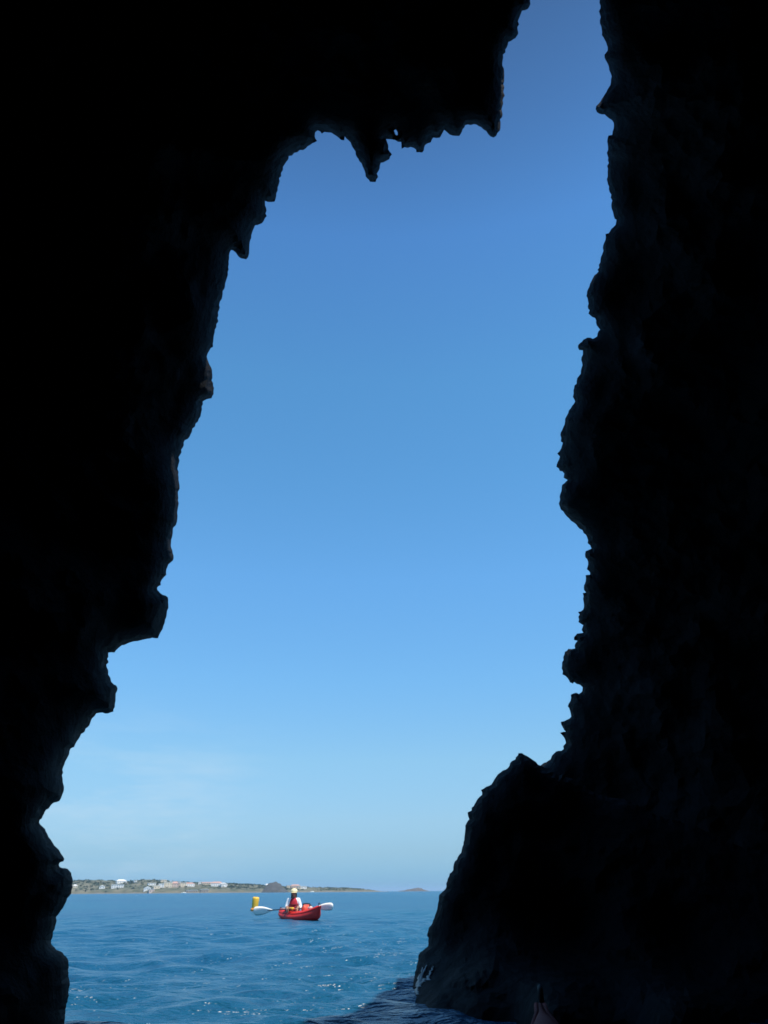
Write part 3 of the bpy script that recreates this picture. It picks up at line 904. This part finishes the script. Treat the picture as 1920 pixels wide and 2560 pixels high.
# ------------------------------------------------------------------ the paddler (local axes: +x towards the bow)
def skin_mesh(name, nodes, edges, material, parent, root='pelvis', sub=2):
    keys = list(nodes)
    me = bpy.data.meshes.new(name)
    me.from_pydata([nodes[k][0] for k in keys], [(keys.index(a), keys.index(b)) for a, b in edges], [])
    o = bpy.data.objects.new(name, me)
    COL.objects.link(o)
    md = o.modifiers.new('skin', 'SKIN'); md.use_smooth_shade = True
    sb = o.modifiers.new('sub', 'SUBSURF'); sb.levels = sub; sb.render_levels = sub
    lay = me.skin_vertices[0].data
    for i, k in enumerate(keys):
        r = nodes[k][1]
        lay[i].radius = r if isinstance(r, tuple) else (r, r)
        lay[i].use_root = (k == root)
    dg = bpy.context.evaluated_depsgraph_get()
    dg.update()
    ev = bpy.data.meshes.new_from_object(o.evaluated_get(dg))
    bpy.data.objects.remove(o)
    bpy.data.meshes.remove(me)
    ev.name = name
    ev.materials.clear()
    ev.materials.append(material)
    ev.polygons.foreach_set('use_smooth', [True] * len(ev.polygons))
    q = bpy.data.objects.new(name, ev)
    COL.objects.link(q)
    q.parent = parent
    return q

M_SKIN = mat('skin', (0.36, 0.19, 0.12), 0.55, 0.4, 8.0, 0.12)
M_SHIRT = mat('white_shirt', (0.82, 0.82, 0.82), 0.8, 0.2, 10.0, 0.05)
M_VEST = mat('red_vest', (0.50, 0.035, 0.05), 0.75, 0.2, 9.0, 0.2)
M_PANTS = mat('dark_shorts', (0.03, 0.03, 0.045), 0.8, 0.2, 9.0, 0.3)
M_HAIR = mat('dark_hair', (0.03, 0.018, 0.014), 0.6, 0.4, 20.0, 0.4)
M_HELM = mat('cream_helmet', (0.80, 0.70, 0.40), 0.4, 0.5, 5.0, 0.06)
M_EYE = mat('eye', (0.02, 0.015, 0.015), 0.2, 0.5, 8.0, 0.1)

SEAT_X = -0.50
person = empty('person', KM @ Vector((SEAT_X, 0, 0.15)), KHEAD - 0.40)
person.scale = (0.95, 0.95, 0.95)
tag(person, 'person paddling in white long sleeves, red life vest and pale yellow helmet', 'person')
SH = 1.0
J = {'pelvis': ((0, 0, 0.08), (0.14, 0.105)), 'spine': ((-0.02, 0, 0.20), (0.125, 0.10)), 'chest': ((0.0, 0, 0.345), (0.145, 0.105)),
     'neckb': ((0.02, 0, 0.44), (0.075, 0.07)), 'neck': ((0.03, 0, 0.485), 0.05), 'jaw': ((0.055, 0, 0.535), (0.062, 0.068)), 'face': ((0.05, 0, 0.595), (0.075, 0.088)), 'crown': ((0.04, 0, 0.655), (0.07, 0.085)),
     'nose': ((0.135, 0, 0.578), 0.014)}
E = [('pelvis','spine'),('spine','chest'),('chest','neckb'),('neckb','neck'),('neck','jaw'),('jaw','face'),('face','crown'),('face','nose')]
for s, t in ((1, 'l'), (-1, 'r')):
    J.update({'sho'+t: ((0.0, s*0.165, 0.385), 0.058), 'elb'+t: ((0.045, s*0.235, 0.165), 0.043), 'wri'+t: ((0.245, s*0.135, 0.135), 0.028),
              'palm'+t: ((0.295, s*0.105, 0.135), (0.036, 0.020)),
              'hip'+t: ((0.05, s*0.095, 0.06), 0.085), 'kne'+t: ((0.44, s*0.19, 0.19), 0.055), 'ank'+t: ((0.78, s*0.13, 0.05), 0.035), 'toe'+t: ((0.83, s*0.14, 0.17), 0.026)})
    E += [('chest','sho'+t),('sho'+t,'elb'+t),('elb'+t,'wri'+t),('wri'+t,'palm'+t),('pelvis','hip'+t),('hip'+t,'kne'+t),('kne'+t,'ank'+t),('ank'+t,'toe'+t)]
    for k in range(4):
        y0 = s * (0.105 - 0.0) + s * (0.030 - 0.020 * k) * 0 
        bx = 0.31 + 0.004 * (1.5 - abs(k - 1.5)); off = (k - 1.5) * 0.019
        J['f%d1%s' % (k, t)] = ((bx + 0.028, s*0.100 + off, 0.150), 0.0095)
        J['f%d2%s' % (k, t)] = ((bx + 0.042, s*0.098 + off, 0.122), 0.0085)
        J['f%d3%s' % (k, t)] = ((bx + 0.018, s*0.097 + off, 0.104), 0.0075)
        E += [('palm'+t, 'f%d1%s' % (k, t)), ('f%d1%s' % (k, t), 'f%d2%s' % (k, t)), ('f%d2%s' % (k, t), 'f%d3%s' % (k, t))]
    J['th1'+t] = ((0.285, s*0.062, 0.122), 0.011); J['th2'+t] = ((0.318, s*0.050, 0.108), 0.009)
    E += [('palm'+t, 'th1'+t), ('th1'+t, 'th2'+t)]
skin_mesh('body', J, E, M_SKIN, person)
def grow(keys, g):
    out = {}
    for k in keys:
        p, r = J[k]
        out[k] = (p, tuple(a + g for a in r) if isinstance(r, tuple) else r + g)
    return out
K = ['pelvis','spine','chest','neckb','shol','elbl','wril','shor','elbr','wrir']
Es = [e for e in E if e[0] in K and e[1] in K]
skin_mesh('shirt', grow(K, 0.022), Es, M_SHIRT, person)
K = ['pelvis','hipl','hipr','knel','kner']
skin_mesh('shorts', grow(K, 0.016), [e for e in E if e[0] in K and e[1] in K], M_PANTS, person)
# life vest: padded shell round the torso, armholes left clear
rings = []
for z, a, b, cx in ((0.06, 0.155, 0.145, 0.0), (0.10, 0.165, 0.150, 0.0), (0.20, 0.160, 0.148, -0.005), (0.28, 0.155, 0.150, 0.0), (0.36, 0.140, 0.150, 0.005), (0.42, 0.105, 0.130, 0.012), (0.455, 0.075, 0.085, 0.02)):
    rings.append([Vector((cx + b * np.sign(math.cos(t)) * abs(math.cos(t)) ** 0.8, a * np.sign(math.sin(t)) * abs(math.sin(t)) ** 0.8, z)) for t in np.linspace(0, 2 * math.pi, 28, False)])
v, f = loft(rings, False)
vest = mesh_obj('life_vest', v, f, M_VEST, person, True)
sol = vest.modifiers.new('solid', 'SOLIDIFY'); sol.thickness = 0.02
for z in (0.14, 0.25):
    v, f = tube([Vector((0.157 * math.cos(t) * 1.0, 0.172 * math.sin(t), z)) for t in np.linspace(0, 2 * math.pi, 25)], 0.009, 6)
    mesh_obj('strap', v, f, M_BLACK, vest, True)
# hair framing the face and falling to the shoulders
rings = []
for z, a, b, cx in ((0.40, 0.085, 0.05, -0.02), (0.46, 0.100, 0.075, 0.0), (0.54, 0.098, 0.095, 0.01), (0.60, 0.094, 0.105, 0.03), (0.66, 0.088, 0.105, 0.035), (0.70, 0.05, 0.06, 0.035)):
    ring = []
    for t in np.linspace(0, 2 * math.pi, 26, False):
        c_ = math.cos(t)
        bb = b * (0.62 if c_ > 0.5 and z < 0.63 else 1.0)
        ring.append(Vector((cx + bb * c_, a * math.sin(t), z)))
    rings.append(ring)
v, f = loft(rings)
mesh_obj('hair', v, f, M_HAIR, person, True)
# helmet with peak
rings = []
for z, r in ((0.618, 0.112), (0.632, 0.118), (0.66, 0.116), (0.69, 0.104), (0.715, 0.083), (0.733, 0.05), (0.74, 0.012)):
    rings.append([Vector((0.04 + 1.12 * r * math.cos(t), r * math.sin(t), z - 0.02 * math.cos(t) * 0)) for t in np.linspace(0, 2 * math.pi, 28, False)])
v, f = loft(rings)
helm = mesh_obj('helmet', v, f, M_HELM, person, True)
pk = []
for k in range(9):
    t = -1.0 + 2.0 * k / 8
    pk.append([Vector((0.04 + 0.125 * math.cos(t), 0.115 * math.sin(t), 0.628)), Vector((0.04 + 0.125 * math.cos(t) + 0.072 * math.cos(t * 0.8), 0.122 * math.sin(t), 0.612)),
               Vector((0.04 + 0.125 * math.cos(t) + 0.072 * math.cos(t * 0.8), 0.122 * math.sin(t), 0.606)), Vector((0.04 + 0.125 * math.cos(t), 0.115 * math.sin(t), 0.618))])
v, f = loft(pk)
mesh_obj('peak', v, f, M_HELM, helm, True)
for s in (-1, 1):
    bm = bmesh.new(); bmesh.ops.create_uvsphere(bm, u_segments=10, v_segments=6, radius=0.011)
    e_ = bm_obj('eye', bm, M_EYE, person, True); e_.location = (0.124, s * 0.032, 0.596)

# paddle resting across the lap, blades square to the view
paddle_c = at_y(733.5, 2268.8, KD - 0.12)
pl = at_y(634, 2278.0, KD - 0.12); pr = at_y(833, 2266.0, KD - 0.12)
paddle = empty('paddle', paddle_c, 0.0)
tag(paddle, 'double-bladed paddle with white blades and dark shaft held across the lap', 'paddle')
ax = (pr - pl).normalized(); half_len = (pr - pl).length / 2
mid = (pr + pl) / 2 - paddle_c
v, f = tube([mid - ax * (half_len - 0.42), mid, mid + ax * (half_len - 0.42)], 0.016, 10)
mesh_obj('shaft', v, f, M_SHAFT, paddle, True)
upv = Vector((0, -0.42, 1)).normalized(); upv = (upv - ax * upv.dot(ax)).normalized(); nrm = ax.cross(upv)
for sgn, ln, wd in ((-1, 0.58, 0.132), (1, 0.56, 0.115)):
    tip = mid + ax * sgn * half_len
    secs = []
    for k in range(15):
        u = k / 14
        c_ = tip - ax * sgn * ln * (1 - u)
        w_ = wd * (0.16 + 0.84 * math.sin(min(1.0, u / 0.72) * math.pi / 2) ** 1.2) * (1 if u < 0.86 else math.sqrt(max(0.0, 1 - ((u - 0.86) / 0.145) ** 2 * 0.75)))
        dish = 0.03 * (u ** 2)
        ring = [c_ + upv * w_ * q + nrm * (dish * (1 - q * q) + th) for q, th in ((-1, 0), (-0.6, 0.006), (0, 0.012), (0.6, 0.006), (1, 0), (0.6, -0.006), (0, -0.012), (-0.6, -0.006))]
        secs.append(ring)
    v, f = loft(secs)
    mesh_obj('blade', v, f, M_BLADE, paddle, True)

# orange-red gear bag on the foredeck, yellow bottle, pale pouch
def rounded_bag(name, loc, rz, sx, sy, sz, m, lab, cat, roll_top=True):
    root = empty(name, loc, rz)
    secs = []
    for k in range(9):
        u = k / 8
        s = 0.80 + 0.20 * math.sin(u * math.pi)
        fl = 1.0 if u < 0.75 else 1.0 - 0.85 * (u - 0.75) / 0.25
        secs.append([Vector((sx * s * fl * np.sign(math.cos(t)) * abs(math.cos(t)) ** 0.6, sy * s * np.sign(math.sin(t)) * abs(math.sin(t)) ** 0.6, sz * u)) for t in np.linspace(0, 2 * math.pi, 20, False)])
    v, f = loft(secs); mesh_obj('bag_body', v, f, m, root, True)
    v, f = tube([Vector((0, -sy, sz + 0.01)), Vector((0, -sy * 0.4, sz + 0.025)), Vector((0, sy * 0.4, sz + 0.025)), Vector((0, sy, sz + 0.01))], 0.018, 8)
    mesh_obj('rolled_top', v, f, M_BLACK, root, True)
    tag(root, lab, cat)
    return root
M_ORANGE = mat('orange_vinyl', (0.72, 0.10, 0.05), 0.5, 0.4, 6.0, 0.12)
M_YELLOW = mat('yellow_plastic', (0.85, 0.50, 0.05), 0.45, 0.4, 5.0, 0.08)
M_PALE = mat('pale_fabric', (0.66, 0.50, 0.44), 0.8, 0.2, 8.0, 0.1)
rounded_bag('dry_bag', KM @ Vector((0.30, 0.13, 0.13)), KHEAD + 0.5, 0.10, 0.16, 0.27, M_ORANGE, 'orange red dry bag on the kayak deck beside the knees', 'bag')
rounded_bag('pouch', KM @ Vector((0.95, 0.02, 0.27)), KHEAD + 1.0, 0.07, 0.10, 0.10, M_PALE, 'small pale orange pouch on the foredeck ahead of the dry bag', 'pouch')
bt = empty('bottle', KM @ Vector((0.0, -0.22, 0.245)), KHEAD + 0.35)
secs = [[Vector((x, r * math.cos(a), r * math.sin(a) + 0.04)) for a in np.linspace(0, 2 * math.pi, 14, False)] for x, r in ((-0.13, 0.03), (-0.125, 0.042), (0.05, 0.042), (0.09, 0.022))]
v, f = loft(secs); mesh_obj('bottle_body', v, f, M_YELLOW, bt, True)
secs = [[Vector((x, r * math.cos(a), r * math.sin(a) + 0.04)) for a in np.linspace(0, 2 * math.pi, 14, False)] for x, r in ((0.091, 0.023), (0.125, 0.023), (0.13, 0.016))]
v, f = loft(secs); mesh_obj('cap', v, f, M_ORANGE, bt, True)
tag(bt, 'small yellow bottle lying on the kayak side deck by the lap', 'bottle')

# ------------------------------------------------------------------ yellow marker buoy behind the left blade
BY = 38.0
bp_ = at_z(636, 0.0, BY)
buoy = empty('buoy', (bp_.x, bp_.y, 0.0), 0.0)
buoy.rotation_euler = (rad(2), rad(4), 0)
tag(buoy, 'upright yellow marker buoy floating just behind the left paddle blade', 'buoy')
def lathe(prof, seg=24): return loft([[Vector((r * math.cos(a), r * math.sin(a), z)) for a in np.linspace(0, 2 * math.pi, seg, False)] for z, r in prof])
v, f = lathe([(-0.25, 0.10), (0.0, 0.12), (0.10, 0.138), (0.34, 0.148), (0.48, 0.155), (0.535, 0.146), (0.555, 0.11), (0.56, 0.02)])
mesh_obj('float_body', v, f, M_YELLOW, buoy, True)
v, f = lathe([(-0.02, 0.13), (0.0, 0.175), (0.05, 0.185), (0.09, 0.17), (0.10, 0.135)])
mesh_obj('collar', v, f, mat('buoy_orange', (0.80, 0.30, 0.05), 0.5, 0.4, 5, 0.1), buoy, True)
v, f = tube([Vector((0, -0.03, 0.545)), Vector((0, -0.03, 0.59)), Vector((0, 0.03, 0.59)), Vector((0, 0.03, 0.545))], 0.008, 6)
mesh_obj('ring', v, f, M_SHAFT, buoy, True)

# ------------------------------------------------------------------ small moored boats below the far coast
def small_boat(px, y, length, lab, rz):
    p = at_z(px, 0.0, y)
    root = empty('boat', p, rz)
    tag(root, lab, 'boat', 'boats moored off the far coast')
    secs = []
    for t in np.linspace(0, 1, 13):
        b = length * 0.17 * (1 - max(0.0, (t - 0.45) / 0.55) ** 2.2) ** 0.9 + 0.02
        zs = 0.8 + 0.5 * t ** 2
        secs.append([Vector(((t - 0.5) * length, fy * b, -0.3 + (zs + 0.3) * fz)) for fy, fz in ((-1, 1), (-0.9, 0.45), (-0.4, 0.1), (0, 0), (0.4, 0.1), (0.9, 0.45), (1, 1), (0, 0.93))])
    v, f = loft(secs); mesh_obj('hull', v, f, M_BLADE, root, True)
    bm = bmesh.new(); box_bm(bm, -length * 0.12, length * 0.16, -length * 0.1, length * 0.1, 0.75, 2.0)
    bmesh.ops.bevel(bm, geom=list(bm.edges), offset=0.18, segments=2)
    cb = bm_obj('cabin', bm, M_WHITE, root)
    bm = bmesh.new(); box_bm(bm, -length * 0.08, length * 0.163, -length * 0.102, length * 0.102, 1.25, 1.7)
    bm_obj('window', bm, M_GLASS, cb)
    return root
small_boat(459, LY - 60, 7.5, 'white boat moored under the central houses of the far coast', 0.15)
small_boat(780, LY - 60, 6.5, 'white boat moored under the low coast right of the paddler', 0.3)

# ------------------------------------------------------------------ photographer's own kayak: only its bow pokes up at the lower right
ob = at_y(1350, 2487, 3.95)
HB = rad(82.5)
L2 = 5.2
dirb = Vector((math.cos(HB), math.sin(HB), 0))
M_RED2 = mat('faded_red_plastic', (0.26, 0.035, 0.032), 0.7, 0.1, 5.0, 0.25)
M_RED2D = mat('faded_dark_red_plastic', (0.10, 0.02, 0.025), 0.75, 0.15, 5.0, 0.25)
k2 = kayak('kayak', (ob.x - dirb.x * (L2 / 2 - 0.05), ob.y - dirb.y * (L2 / 2 - 0.05), 0.0), HB, L2, 0.80, max(0.25, ob.z - 0.05), 0.33, ((-1.35, 0.25), (0.15, 0.25)), M_RED2, M_RED2D, (1.5, 1.05))
tag(k2, 'dim red kayak bow poking up in the dark at the bottom right', 'kayak')

# ------------------------------------------------------------------ sea air: far things fade towards pale blue
hz = bpy.data.materials.new('sea_haze'); hz.use_nodes = True
ht = hz.node_tree; ht.nodes.clear()
pv = N(ht, 'ShaderNodeVolumePrincipled'); ho = N(ht, 'ShaderNodeOutputMaterial')
pv.inputs['Color'].default_value = (0.52, 0.76, 1.0, 1); pv.inputs['Density'].default_value = 1.1e-4
ht.links.new(pv.outputs[0], ho.inputs['Volume'])
bm = bmesh.new(); box_bm(bm, -17000, 17000, -17000, 17000, -3.0, 46.0)
haze = bm_obj('haze', bm, hz)
tag(haze, kind='stuff')
